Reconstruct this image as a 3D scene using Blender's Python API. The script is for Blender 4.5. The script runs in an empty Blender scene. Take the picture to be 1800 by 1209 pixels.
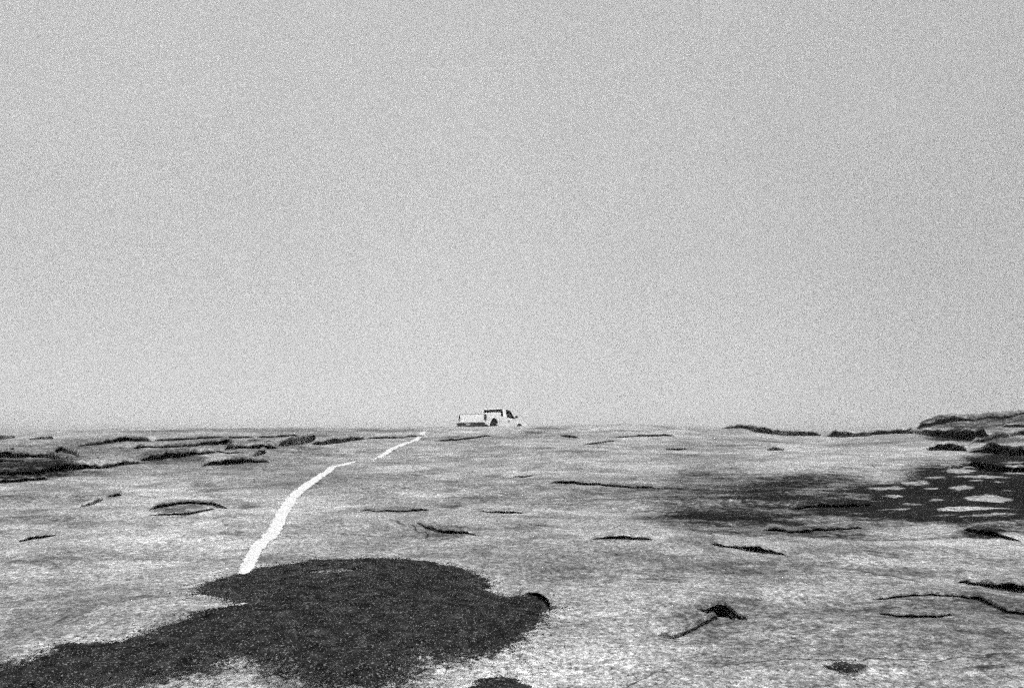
import bpy, bmesh, math, random
import numpy as np

S = bpy.context.scene
COL = S.collection
rng = np.random.default_rng(7)
random.seed(7)

# ------------------------------------------------------------------ camera
F = 1400.0                      # focal length in pixels of an 1800 px wide picture (28 mm lens)
W0, H0, HOR = 1800.0, 1209.0, 765.0
EYE = np.array([0.0, 0.0, 1.55])
PITCH = math.atan((HOR - H0 / 2) / F)
cam_d = bpy.data.cameras.new("camera")
cam_d.sensor_width = 36.0
cam_d.lens = 36.0 * F / W0
cam_d.clip_start = 0.05
cam_d.clip_end = 6000
cam = bpy.data.objects.new("camera", cam_d)
COL.objects.link(cam)
cam.location = EYE
cam.rotation_euler = (math.pi / 2 + PITCH, 0, 0)
S.camera = cam

# ------------------------------------------------------------------ sky, sun, exposure
SUN_EL, SUN_AZ = math.radians(50), math.radians(166)      # azimuth clockwise from +Y (behind the camera, to its right)
world = bpy.data.worlds.new("World")
S.world = world
world.use_nodes = True
nt = world.node_tree
nt.nodes.clear()
n_out = nt.nodes.new("ShaderNodeOutputWorld")
n_bg = nt.nodes.new("ShaderNodeBackground")
n_sky = nt.nodes.new("ShaderNodeTexSky")
n_sky.sky_type = 'NISHITA'
n_sky.sun_disc = False
n_sky.sun_elevation = SUN_EL
n_sky.sun_rotation = SUN_AZ
n_sky.air_density = 1.0
n_sky.dust_density = 1.0
n_bw = nt.nodes.new("ShaderNodeRGBToBW")                  # black-and-white film
n_pow = nt.nodes.new("ShaderNodeMath"); n_pow.operation = 'POWER'; n_pow.inputs[1].default_value = 0.02
n_mul = nt.nodes.new("ShaderNodeMath"); n_mul.operation = 'MULTIPLY'; n_mul.inputs[1].default_value = 7.8
nt.links.new(n_sky.outputs[0], n_bw.inputs[0])
nt.links.new(n_bw.outputs[0], n_pow.inputs[0])
nt.links.new(n_pow.outputs[0], n_mul.inputs[0])
nt.links.new(n_mul.outputs[0], n_bg.inputs[0])
n_bg.inputs[1].default_value = 0.1
nt.links.new(n_bg.outputs[0], n_out.inputs[0])

sun_d = bpy.data.lights.new("sun", 'SUN')
sun_d.energy = 5.0
sun_d.angle = math.radians(12)
sun_d.color = (1.0, 1.0, 1.0)
sun = bpy.data.objects.new("sun", sun_d)
COL.objects.link(sun)
sun.rotation_euler = (math.pi / 2 - SUN_EL, 0, math.pi - SUN_AZ)
sun.location = (0, 0, 50)

S.view_settings.view_transform = 'Standard'
S.view_settings.look = 'None'
S.view_settings.exposure = 1.7
S.view_settings.gamma = 1.0
S.render.engine = 'CYCLES'
S.cycles.use_denoising = False                             # fast grainy film: the render keeps its own grain
S.cycles.use_adaptive_sampling = True
S.cycles.adaptive_threshold = 1.0
S.cycles.adaptive_min_samples = 4

# ------------------------------------------------------------------ helpers
def tag(o, label=None, cat=None, group=None, kind=None):
    if label: o["label"] = label
    if cat: o["category"] = cat
    if group: o["group"] = group
    if kind: o["kind"] = kind
    return o

def empty(name, loc, rot=(0, 0, 0)):
    o = bpy.data.objects.new(name, None)
    o.location = loc
    o.rotation_euler = rot
    o.empty_display_size = 0.3
    COL.objects.link(o)
    return o

def mesh_np(name, verts, faces, mat, parent=None, smooth=True, attrs=None):
    """one mesh object from numpy verts and a list/array of faces"""
    me = bpy.data.meshes.new(name)
    verts = np.asarray(verts, dtype=np.float32)
    if isinstance(faces, np.ndarray):
        k = faces.shape[1]
        me.vertices.add(len(verts)); me.vertices.foreach_set("co", verts.ravel())
        me.loops.add(faces.size); me.loops.foreach_set("vertex_index", faces.astype(np.int32).ravel())
        me.polygons.add(len(faces))
        me.polygons.foreach_set("loop_start", np.arange(0, faces.size, k, dtype=np.int32))
        me.polygons.foreach_set("loop_total", np.full(len(faces), k, dtype=np.int32))
        me.update(calc_edges=True)
    else:
        me.from_pydata([tuple(v) for v in verts], [], faces)
        me.update()
    if smooth:
        me.polygons.foreach_set("use_smooth", np.ones(len(me.polygons), dtype=bool))
    for an, av in (attrs or {}).items():
        a = me.attributes.new(an, 'FLOAT', 'POINT')
        a.data.foreach_set("value", np.asarray(av, dtype=np.float32))
    me.materials.append(mat)
    o = bpy.data.objects.new(name, me)
    COL.objects.link(o)
    if parent: o.parent = parent
    return o

def sstep(a, b, x):
    t = np.clip((x - a) / (b - a), 0, 1)
    return t * t * (3 - 2 * t)

_P = rng.permutation(512)
_P = np.concatenate([_P, _P, _P])
_ANG = rng.uniform(0, 2 * math.pi, 512)
_GX, _GY = np.cos(_ANG), np.sin(_ANG)
def perlin(x, y):
    x = np.asarray(x, dtype=np.float64) + 1000.37; y = np.asarray(y, dtype=np.float64) + 1000.71
    xi = np.floor(x).astype(np.int64); yi = np.floor(y).astype(np.int64)
    xf, yf = x - xi, y - yi
    u = xf * xf * xf * (xf * (xf * 6 - 15) + 10); v = yf * yf * yf * (yf * (yf * 6 - 15) + 10)
    def g(ix, iy, dx, dy):
        h = _P[(_P[ix & 511] + iy) & 511]
        return _GX[h] * dx + _GY[h] * dy
    a = g(xi, yi, xf, yf); b = g(xi + 1, yi, xf - 1, yf)
    c = g(xi, yi + 1, xf, yf - 1); d = g(xi + 1, yi + 1, xf - 1, yf - 1)
    return (a + (b - a) * u) * (1 - v) + (c + (d - c) * u) * v
def fbm(x, y, s, n=3):
    r, a = 0, 1.0
    for k in range(n):
        r = r + a * perlin(x * s + 13.1 * k, y * s - 7.7 * k); s *= 2.03; a *= 0.5
    return r

# ------------------------------------------------------------------ terrain (height of the bare rock)
YC = 38.0                                                   # distance of the crest
CREST = np.array([(-900, 772), (0, 762), (100, 757), (250, 752.5), (500, 751), (720, 751.5), (800, 750), (900, 748.5), (1000, 747.5),
                  (1100, 745), (1200, 748), (1262, 752), (1300, 750), (1340, 755), (1390, 761), (1450, 763), (1520, 760.5),
                  (1590, 756), (1612, 750), (1626, 742), (1662, 736), (1745, 728), (1810, 725), (2000, 722), (2600, 745)], float)
TRK = np.array([-2.10, 41.2]); TRK_H = math.radians(30); TRK_Z = 1.66; TRK_N = 0.068   # truck's rear, heading, ground there, slope down ahead
BENCH = np.array([(-900, 850), (-200, 846), (0, 840), (100, 833), (160, 825), (240, 818), (400, 806), (550, 789), (650, 778), (900, 775)], float)
# a hollow under a hooded lip: lower edge of its mouth, edge of the lip (both read off the photograph)
MOUTH = np.array([(1208, 1068), (1218, 1072), (1230, 1077), (1242, 1080), (1254, 1081), (1264, 1082), (1274, 1084), (1282, 1083), (1290, 1085), (1300, 1086)], float)
LIPE = np.array([(1208, 1067.5), (1218, 1067), (1230, 1067), (1240, 1063), (1250, 1059), (1260, 1059), (1270, 1063), (1280, 1070), (1290, 1077), (1300, 1085)], float)
MK = None
def plane_y(py): return (EYE[2] - 0.256) / ((py - HOR) / F + 0.04)
def terrain(x, y, pit=True):
    x = np.asarray(x, float); y = np.asarray(y, float)
    r = np.hypot(x, y); phi = np.arctan2(x, y)
    pc = np.clip(np.abs(phi), 0, math.radians(52))
    rc = YC / np.cos(pc)
    z = 0.256 + 0.04 * y
    over = np.maximum(r - rc, 0)
    z = np.where(r > rc, 0.256 + 0.04 * rc * np.cos(phi), z)
    u = 900 + F * np.tan(np.clip(phi, -1.0, 1.0))
    yc = np.interp(u, CREST[:, 0], CREST[:, 1])
    lift = EYE[2] + (HOR - yc) / F * YC - (0.256 + 0.04 * YC)
    front = sstep(1.25, 0.9, np.abs(phi))
    w1 = sstep(20, 37.5, y + 0.6 * fbm(x, y, 0.35, 2) * 3)
    w2 = sstep(33.0, 37.7, y + 1.2 * fbm(x + 9, y, 0.5, 2))
    steep = sstep(1560, 1640, u) * sstep(2600, 2000, u)
    z = z + front * lift * (w1 * (1 - steep) + w2 * steep)
    # the raised bench of broken slabs on the left
    yb = np.interp(u, BENCH[:, 0], BENCH[:, 1]); yb = (EYE[2] - 0.256) / ((yb - HOR) / F + 0.04)
    z = z + 0.10 * front * sstep(0.0, 1.3, y - yb + 0.3 * fbm(x, y, 0.9, 2)) * sstep(36, 27, y) * sstep(660, 420, u) * (y > 8)
    z = z - 0.5 * over * (over / (over + 6.0)) * 0.20
    # undulation, cross-bed steps
    near = sstep(1.0, 3.0, r)
    cr = 1 - 0.55 * sstep(30, 38, r)
    und = 0.070 * fbm(x, y, 0.28, 2) + 0.034 * fbm(x + 31, y, 0.9, 3) + 0.009 * fbm(x, y + 17, 4.5, 2)
    t = (y * 0.55 + 2.2 * fbm(x * 0.45, y, 0.33, 3) + x * 0.06) * 1.25
    fr = t - np.floor(t)
    stepm = sstep(0.0, 0.25, fbm(x + 60, y + 3, 0.5, 2))
    und = und + 0.034 * (sstep(0.80, 0.98, fr) - fr) * stepm * sstep(6, 12, r)
    z = z + und * near * cr * sstep(60, 45, r)
    if pit and MK:
        yf = MK * plane_y(np.interp(u, MOUTH[:, 0], MOUTH[:, 1])); yl = MK * plane_y(np.interp(u, LIPE[:, 0], LIPE[:, 1]))
        wd = yl - yf
        inside = (u > 1208) & (u < 1300) & (y > yf) & (y < yl + 0.17)
        z = z - np.where(inside, np.minimum(0.12, 1.6 * wd) * sstep(0.0, 0.06, y - yf), 0)
    # the shelf behind the crest where the truck stands
    dx, dy = x - TRK[0], y - TRK[1]
    f = np.array([math.sin(TRK_H), math.cos(TRK_H)])
    a = dx * f[0] + dy * f[1]; b = dx * f[1] - dy * f[0]
    m = sstep(1.4, 0.0, np.maximum(np.abs(a - 2.2) - 2.6, 0)) * sstep(1.8, 0.3, np.maximum(np.abs(b) - 0.9, 0)) * sstep(39.4, 40.6, y)
    z = z * (1 - m) + (TRK_Z - TRK_N * a) * m
    return z

_cp, _sp = math.cos(PITCH), math.sin(PITCH)
def ray(px, py):
    a, b = (px - W0 / 2) / F, (H0 / 2 - py) / F
    d = np.array([a, _cp - b * _sp, _sp + b * _cp])
    return d / d[1]
_YS = np.concatenate([np.arange(2.0, 12, 0.01), np.arange(12, 60, 0.03)])
def hit(px, py):
    """the point of the rock seen at a place of the photograph"""
    d = ray(px, py)
    for k in range(40):
        x = EYE[0] + d[0] * _YS; z = EYE[2] + d[2] * _YS
        below = np.nonzero(z < terrain(x, _YS))[0]
        if len(below): break
        d = ray(px, py + 0.5 * (k + 1))
    Y = _YS[below[0]]
    x = d[0] * Y
    return np.array([x, Y, float(terrain(x, Y))])
MK = hit(1258, 1070)[1] / plane_y(1070)
def proj(x, y, z):
    dx, dy, dz = x, y, z - EYE[2]
    dep = dy * _cp + dz * _sp; up = dz * _cp - dy * _sp
    dep = np.maximum(dep, 0.05)
    return W0 / 2 + F * dx / dep, H0 / 2 - F * up / dep

# ------------------------------------------------------------------ stains of water, lichen and varnish, with ledge shade painted in as colour
# (centre x, centre y, half width, half height, strength) read off the photograph, fixed to the ground
STAINS_AND_SHADE = [
    (1740, 862, 190, 50, 1.6), (1590, 874, 130, 30, 1.2), (1440, 875, 210, 46, .62), (1310, 880, 200, 56, .56), (1700, 905, 190, 14, .85),
    (1500, 912, 160, 18, .60), (1240, 910, 70, 13, .65), (1200, 902, 40, 7, .45), (1345, 915, 50, 10, .60), (1760, 822, 90, 26, 1.1), (1650, 820, 60, 14, .45),
    (1480, 905, 260, 34, .36), (1440, 938, 90, 9, .60), (1350, 865, 60, 12, .45), (1300, 940, 90, 8, .35), (1560, 890, 170, 10, .6), (1740, 935, 60, 8, .8),
    (1740, 745, 140, 14, .75), (1720, 772, 110, 10, .6), (1760, 808, 80, 12, .7), (1690, 768, 70, 7, .9), (1640, 745, 35, 6, .6), (1780, 775, 40, 5, .5),
    (30, 824, 120, 18, .9), (450, 756, 320, 3.5, .35), (1230, 912, 120, 24, .5), (620, 1188, 90, 18, .6), (735, 1168, 40, 12, .5), (360, 1178, 60, 10, .4), (1560, 945, 200, 10, .4), (1750, 910, 120, 30, .8), (1780, 800, 60, 14, .7), (120, 832, 90, 10, .45), (10, 838, 60, 10, .6), (100, 812, 60, 8, .5), (300, 806, 90, 8, .6), (180, 795, 150, 12, .4), (450, 785, 160, 8, .38),  # left bank entries mix rock stain with ledge shade put into the colour
    (70, 880, 120, 16, .36), (60, 915, 110, 10, .34), (90, 985, 110, 9, .36), (230, 985, 80, 6, .22), (30, 900, 60, 7, .3),
    (320, 892, 58, 13, .55), (438, 891, 20, 6, .50), (430, 938, 52, 8, .45), (505, 938, 24, 5, .25), (370, 858, 60, 8, .25),
    (795, 886, 28, 6, .50), (860, 872, 70, 9, .40), (890, 898, 60, 5, .40), (785, 934, 55, 9, .55), (930, 926, 50, 7, .28), (1000, 895, 40, 7, .25),
    (870, 840, 40, 5, .28), (1085, 862, 70, 8, .2), (640, 858, 90, 7, .16), (600, 770, 60, 6, .25), (790, 770, 60, 5, .35), (880, 765, 120, 5, .3),
    (1300, 1065, 75, 22, .38), (1400, 1105, 70, 18, .30), (1290, 1105, 50, 14, .30), (1620, 1066, 90, 17, .34), (1730, 1060, 70, 14, .30), (1770, 1072, 40, 12, .45),
    (1490, 1175, 34, 8, .80), (1560, 1172, 60, 4, .40), (1600, 1172, 30, 3, .4), (1740, 1173, 40, 5, .40), (1590, 1155, 25, 3, .4), (1600, 975, 120, 10, .25), (1720, 985, 90, 9, .3),
    (1560, 1010, 60, 8, .22), (1250, 1160, 30, 9, .22), (1600, 1135, 60, 8, .18), (1700, 1110, 70, 8, .22),
    (250, 795, 420, 32, .30), (900, 860, 520, 45, .20), (700, 800, 600, 22, .16), (1520, 1000, 420, 40, .26), (1480, 1100, 380, 60, .32), (1100, 880, 140, 26, .28), (1080, 1010, 160, 24, .22), (1250, 880, 330, 50, .22), (110, 890, 220, 40, .18), (1100, 960, 200, 20, .1),
    (960, 752, 60, 2, .5), (1100, 757, 80, 2, .45), (1040, 793, 50, 2.5, .4), (1190, 800, 40, 2.5, .35), (935, 759, 22, 2.5, .55), (700, 792, 90, 3, .35), (860, 800, 80, 3, .3),  # thin streaks from here stand in for the shade under small ledges
    (1340, 775, 60, 2.5, .35), (1290, 783, 70, 2.5, .35), (1480, 785, 70, 3, .3), (1560, 778, 80, 3, .35), (560, 765, 50, 2, .4), (360, 770, 60, 2.5, .35), (300, 765, 70, 2, .3), (700, 757, 60, 2, .35),
    (560, 800, 50, 3, .4), (470, 822, 60, 3, .3), (340, 870, 120, 4, .2), (1420, 1145, 90, 4, .3), (1330, 1130, 70, 4, .25), (880, 1195, 10, 2, .2),
    (500, 760, 130, 5, .25), (140, 775, 60, 5, .30), (1310, 840, 120, 20, .3), (1420, 845, 140, 12, .3), (960, 835, 60, 10, .18),
]
BARE = [(1738, 876, 50, 7, 1.4), (1693, 857, 24, 4, 1.3), (1690, 826, 34, 3, 1.1), (1722, 838, 52, 3, 1.2), (1716, 845, 22, 2.5, 1), (1695, 893, 42, 5, 1.2), (1560, 858, 40, 4, .9),
        (1568, 872, 22, 3, 1.0), (1640, 859, 16, 2.5, 1), (1730, 905, 60, 3, .9), (1640, 839, 24, 3, .9), (1610, 847, 30, 2, .8), (1760, 848, 30, 2, .8), (1670, 815, 30, 2.5, .8), (1580, 895, 40, 2, .6), (1750, 893, 40, 2, .8), (1520, 880, 30, 2, .6), (1790, 832, 26, 2, .8), (1640, 878, 18, 2, .7), (1700, 812, 40, 2, .8), (1470, 850, 40, 3, .5), (1660, 905, 34, 2, .6), (1780, 813, 22, 4, .8), (1740, 820, 14, 2, .9), (1500, 868, 40, 4, .5), (1600, 886, 25, 2.5, .6), (1770, 862, 20, 2, .6),
        (1300, 893, 40, 5, .4), (1400, 900, 60, 6, .35), (1650, 917, 60, 3, .5), (1445, 940, 22, 2, .8)]
_ST = []; _BR = []
for (cx, cy, rx, ry, s) in BARE:
    c = hit(cx, cy); t = hit(cx, cy - ry * 0.7)
    _BR.append((c[0] / c[1], 1 / c[1], rx / F, 0.8 * max(abs(1 / t[1] - 1 / c[1]), 1e-4) / 0.7, s))
for (cx, cy, rx, ry, s) in STAINS_AND_SHADE:
    c = hit(cx, cy); t = hit(cx, cy - ry * 0.7)
    k = max(abs(1 / t[1] - 1 / c[1]), 1e-4) / 0.7
    _ST.append((c[0] / c[1], 1 / c[1], rx / F, k, s))
def stain(x, y):  # darkness of the rock: stains plus painted ledge shade
    y = np.maximum(np.asarray(y, float), 0.5); x = np.asarray(x, float)
    p, q = x / y, 1 / y
    wu = 0.016 * fbm(x, y, 0.9, 3); wv = 0.10 * fbm(x + 5, y + 8, 0.7, 3)
    r = np.zeros_like(p)
    for (a, b, ra, rb, s) in _ST:
        d = np.sqrt(((p - a + wu) / ra) ** 2 + ((q - b) / rb + wv * 4) ** 2)
        r = np.maximum(r, s * sstep(1.25, 0.55, d)) + 0.25 * np.minimum(r, s * sstep(1.25, 0.55, d))
    r = np.minimum(r, 1.35); w2 = 0.75 * fbm(x, y, 5.0, 3)
    for (a, b, ra, rb, s) in _BR:
        d = np.abs((p - a + 0.5 * wu) / ra) ** 1.5 + np.abs((q - b) / rb + wv * 3.5 + w2) ** 1.6
        r = np.minimum(r, 1.35 - 1.35 * s * sstep(1.25, 0.45, d))
    return r

# ------------------------------------------------------------------ materials
def new_mat(name):
    m = bpy.data.materials.new(name)
    m.use_nodes = True
    return m, m.node_tree, m.node_tree.nodes["Principled BSDF"]
def grey(v): return (v, v, v, 1)
class NB:
    """small node builder"""
    def __init__(s, nt): s.nt = nt
    def n(s, t, **k):
        o = s.nt.nodes.new(t)
        for a, b in k.items(): setattr(o, a, b)
        return o
    def l(s, a, b): s.nt.links.new(a, b)
    def math(s, op, a, b=None, clamp=False):
        o = s.n("ShaderNodeMath", operation=op); o.use_clamp = clamp
        for i, v in enumerate((a, b)):
            if v is None: continue
            if isinstance(v, (int, float)): o.inputs[i].default_value = v
            else: s.l(v, o.inputs[i])
        return o.outputs[0]
    def noise(s, vec, scale, detail=2, rough=0.5, dist=0.0):
        o = s.n("ShaderNodeTexNoise")
        s.l(vec, o.inputs["Vector"]); o.inputs["Scale"].default_value = scale
        o.inputs["Detail"].default_value = detail; o.inputs["Roughness"].default_value = rough; o.inputs["Distortion"].default_value = dist
        return o.outputs["Fac"]
    def rng(s, v, a, b, c, d, smooth=True):
        o = s.n("ShaderNodeMapRange"); o.interpolation_type = 'SMOOTHSTEP' if smooth else 'LINEAR'
        s.l(v, o.inputs[0])
        for i, q in enumerate((a, b, c, d)): o.inputs[i + 1].default_value = q
        return o.outputs[0]
    def mapping(s, vec, scale, rot=(0, 0, 0)):
        o = s.n("ShaderNodeMapping"); s.l(vec, o.inputs[0]); o.inputs["Scale"].default_value = scale; o.inputs["Rotation"].default_value = rot
        return o.outputs[0]
    def mix(s, f, a, b):
        o = s.n("ShaderNodeMix"); o.data_type = 'FLOAT'
        for i, v in ((0, f), (2, a), (3, b)):
            if isinstance(v, (int, float)): o.inputs[i].default_value = v
            else: s.l(v, o.inputs[i])
        return o.outputs[0]

def rock_material():
    m, nt, bs = new_mat("pale_sandstone")
    b = NB(nt)
    pos = b.n("ShaderNodeNewGeometry").outputs["Position"]
    att = b.n("ShaderNodeAttribute"); att.attribute_name = "stain"
    big = b.noise(pos, 0.32, 3, 0.55, 0.4)
    mid = b.noise(pos, 1.7, 4, 0.6, 0.5)
    bed = b.noise(b.mapping(pos, (0.45, 1.1, 2.0), (0, 0, 0.25)), 1.3, 4, 0.65, 1.0)
    fine = b.noise(pos, 16, 4, 0.65)
    grain = b.noise(pos, 140, 2, 0.6)
    bed2 = b.noise(b.mapping(pos, (1.5, 4.0, 5.0), (0, 0, -0.12)), 1.5, 4, 0.7, 1.2)
    speck = b.noise(pos, 55, 2, 0.5)
    v = b.math('MULTIPLY', b.rng(big, .36, .64, .66, 1.14, False), b.rng(mid, .30, .70, .76, 1.16, False))
    v = b.math('MULTIPLY', v, b.rng(bed, .34, .60, .80, 1.05))
    v = b.math('MULTIPLY', v, b.rng(bed2, .32, .56, .84, 1.04))
    blot = b.noise(pos, 1.1, 5, 0.7, 1.2)
    v = b.math('MULTIPLY', v, b.rng(blot, .36, .56, .64, 1.05))
    # cracks drawn as thin dark lines in the colour
    wob = b.n("ShaderNodeTexNoise"); wob.inputs["Scale"].default_value = 1.3; wob.inputs["Detail"].default_value = 4; b.l(pos, wob.inputs["Vector"])
    vm = b.n("ShaderNodeVectorMath", operation='MULTIPLY_ADD'); b.l(wob.outputs["Color"], vm.inputs[0]); vm.inputs[1].default_value = (0.7, 0.7, 0.0); b.l(pos, vm.inputs[2])
    for sc, wd, lo, hi, amt in ((0.26, 0.0035, .52, .62, .25), (0.8, 0.006, .55, .64, .40)):
        vo = b.n("ShaderNodeTexVoronoi", feature='DISTANCE_TO_EDGE'); b.l(b.mapping(vm.outputs[0], (1, 1.5, 0.0)), vo.inputs["Vector"]); vo.inputs["Scale"].default_value = sc
        line = b.rng(vo.outputs["Distance"], wd * 0.35, wd, 1.0, 0.0)
        on = b.rng(b.noise(pos, 0.55 + sc, 2, 0.5), lo, hi, 0.0, 1.0)
        v = b.math('MULTIPLY', v, b.math('SUBTRACT', 1.0, b.math('MULTIPLY', b.math('MULTIPLY', line, on), 1.0 - amt)))
    v = b.math('MULTIPLY', v, b.rng(fine, .34, .66, .55, 1.32, False))
    grit = b.noise(pos, 38, 1, 0.5)
    v = b.math('MULTIPLY', v, b.rng(grit, .28, .72, .50, 1.50, False))
    v = b.math('MULTIPLY', v, b.rng(speck, .32, .46, .40, 1.0))
    v = b.math('MULTIPLY', v, b.rng(grain, .30, .70, .30, 1.70, False))
    base = b.math('MULTIPLY', v, 0.51)
    # stain: a coating, plus painted ledge shade; its edge is broken by streaks that follow the bedding and by pits
    streak = b.noise(b.mapping(pos, (0.45, 1.6, 1.0), (0, 0, 0.05)), 1.6, 5, 0.66, 0.8)
    pits = b.noise(pos, 9, 5, 0.8)
    k = b.math('ADD', b.math('MULTIPLY', b.math('SUBTRACT', streak, 0.5), 1.7), b.math('MULTIPLY', b.math('SUBTRACT', pits, 0.5), 2.4))
    gate = b.rng(att.outputs["Fac"], 0.02, 0.3, 0.0, 1.0)
    sm = b.math('MULTIPLY', b.rng(b.math('ADD', att.outputs["Fac"], k), 0.05, 0.95, 0.0, 0.99, False), gate)
    col = b.mix(sm, base, b.math('MULTIPLY', v, 0.013))
    comb = b.n("ShaderNodeCombineColor")
    for i in range(3): b.l(col, comb.inputs[i])
    b.l(comb.outputs[0], bs.inputs["Base Color"])
    bs.inputs["Roughness"].default_value = 0.95
    bs.inputs["Specular IOR Level"].default_value = 0.05
    h = b.math('ADD', b.math('MULTIPLY', fine, 0.030), b.math('ADD', b.math('MULTIPLY', grain, 0.004), b.math('MULTIPLY', mid, 0.05)))
    bump = b.n("ShaderNodeBump"); bump.inputs["Strength"].default_value = 0.7; bump.inputs["Distance"].default_value = 1.0
    b.l(h, bump.inputs["Height"]); b.l(bump.outputs[0], bs.inputs["Normal"])
    return m
ROCK = rock_material()

def simple(name, v, rough=0.6, spec=0.3, scale=20.0, var=0.15, metal=0.0):
    m, nt, bs = new_mat(name)
    b = NB(nt)
    pos = b.n("ShaderNodeTexCoord").outputs["Object"]
    f = b.math('MULTIPLY', b.rng(b.noise(pos, scale, 3, 0.6), .3, .7, 1 - var, 1 + var, False), v)
    comb = b.n("ShaderNodeCombineColor")
    for i in range(3): b.l(f, comb.inputs[i])
    b.l(comb.outputs[0], bs.inputs["Base Color"])
    bs.inputs["Roughness"].default_value = rough
    bs.inputs["Specular IOR Level"].default_value = spec
    bs.inputs["Metallic"].default_value = metal
    return m
def soil_material():
    m, nt, bs = new_mat("dark_crusted_soil")
    b = NB(nt)
    pos = b.n("ShaderNodeNewGeometry").outputs["Position"]
    att = b.n("ShaderNodeAttribute"); att.attribute_name = "cover"
    a = b.noise(pos, 9, 3, 0.6); c = b.noise(pos, 90, 2, 0.6); d = b.noise(pos, 80, 1, 0.5)
    v = b.math('MULTIPLY', b.rng(a, .34, .66, 0.005, 0.046, False), b.rng(c, .3, .7, .4, 1.6, False))
    v = b.math('ADD', v, b.rng(d, .62, .68, 0.0, 0.18))         # pale sand grains lying in the soil
    comb = b.n("ShaderNodeCombineColor")
    for i in range(3): b.l(v, comb.inputs[i])
    b.l(comb.outputs[0], bs.inputs["Base Color"])
    bs.inputs["Roughness"].default_value = 1.0
    bs.inputs["Specular IOR Level"].default_value = 0.05
    thr = b.math('ADD', b.math('MULTIPLY', c, 0.9), b.math('MULTIPLY', b.noise(pos, 24, 3, 0.6), 0.9))
    al = b.rng(b.math('ADD', att.outputs["Fac"], thr), 1.16, 1.50, 0.0, 1.0)
    b.l(al, bs.inputs["Alpha"])
    return m
SOIL = soil_material()
def clump_material():
    m, nt, bs = new_mat("dark_moss_clumps")
    b = NB(nt)
    pos = b.n("ShaderNodeNewGeometry").outputs["Position"]
    v = b.math('ADD', b.rng(b.noise(pos, 45, 3, 0.6), .3, .7, 0.003, 0.034, False), b.rng(b.noise(pos, 75, 1, 0.5), .64, .70, 0.0, 0.17))
    v = b.math('MULTIPLY', v, b.rng(b.noise(pos, 3.5, 3, 0.6), .35, .65, 0.6, 1.3, False))
    comb = b.n("ShaderNodeCombineColor")
    for i in range(3): b.l(v, comb.inputs[i])
    b.l(comb.outputs[0], bs.inputs["Base Color"])
    bs.inputs["Roughness"].default_value = 1.0
    bs.inputs["Specular IOR Level"].default_value = 0.03
    return m
CLUMP = clump_material()
LINE = None
def paint_line():
    m, nt, bs = new_mat("worn_white_road_paint")
    b = NB(nt)
    pos = b.n("ShaderNodeNewGeometry").outputs["Position"]
    wear = b.noise(pos, 30, 5, 0.7)
    v = b.rng(wear, .32, .60, .48, .82)
    att = b.n("ShaderNodeAttribute"); att.attribute_name = "across"
    chip = b.math('ADD', b.math('MULTIPLY', b.noise(pos, 14, 5, 0.75), 1.5), att.outputs["Fac"])
    b.l(b.rng(chip, 0.66, 0.95, 0.0, 1.0), bs.inputs["Alpha"])
    comb = b.n("ShaderNodeCombineColor")
    for i in range(3): b.l(v, comb.inputs[i])
    b.l(comb.outputs[0], bs.inputs["Base Color"])
    bs.inputs["Roughness"].default_value = 0.8
    return m
LINE = paint_line()

# ------------------------------------------------------------------ the sky: a part-clear dome added to filter light and leave grain
def build_sky():
    m, nt, bs = new_mat("sky_filter")
    nt.nodes.remove(bs)
    b = NB(nt)
    tr = b.n("ShaderNodeBsdfTransparent"); tl = b.n("ShaderNodeBsdfDiffuse"); mx = b.n("ShaderNodeMixShader")
    tl.inputs[0].default_value = (0.40, 0.40, 0.40, 1)
    pos = b.n("ShaderNodeNewGeometry").outputs["Position"]
    sep = b.n("ShaderNodeSeparateXYZ"); b.l(pos, sep.inputs[0])
    thick = b.math('ADD', b.rng(sep.outputs[2], 0.0, 3200.0, 0.955, 0.760, False), b.rng(b.noise(pos, 0.0009, 3, 0.5), .3, .7, -0.006, 0.006))  # dome clearer overhead, set to even out the sky's brightness
    b.l(thick, mx.inputs[0])
    b.l(tr.outputs[0], mx.inputs[1]); b.l(tl.outputs[0], mx.inputs[2]); b.l(mx.outputs[0], nt.nodes["Material Output"].inputs[0])
    nu, nv, R = 96, 30, 3200.0
    el = np.radians(np.linspace(-4, 89.5, nv)); az = np.linspace(0, 2 * math.pi, nu, endpoint=False)
    E, A = np.meshgrid(el, az, indexing='ij')
    V = np.stack([R * np.cos(E) * np.sin(A), R * np.cos(E) * np.cos(A), R * np.sin(E)], -1).reshape(-1, 3)
    i = np.arange(nv - 1)[:, None] * nu; j = np.arange(nu)[None, :]; j2 = (j + 1) % nu
    Q = np.stack([i + j, i + j2, i + nu + j2, i + nu + j], -1).reshape(-1, 4)
    V = np.vstack([V, [[0, 0, R]]]); k = (nv - 1) * nu
    F_ = [tuple(q) for q in Q] + [(k + a, k + (a + 1) % nu, len(V) - 1) for a in range(nu)]
    o = mesh_np("sky", V, F_, m)
    tag(o, "even pale sky, an added dome that filters the light", "sky", kind="structure")
build_sky()

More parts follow.
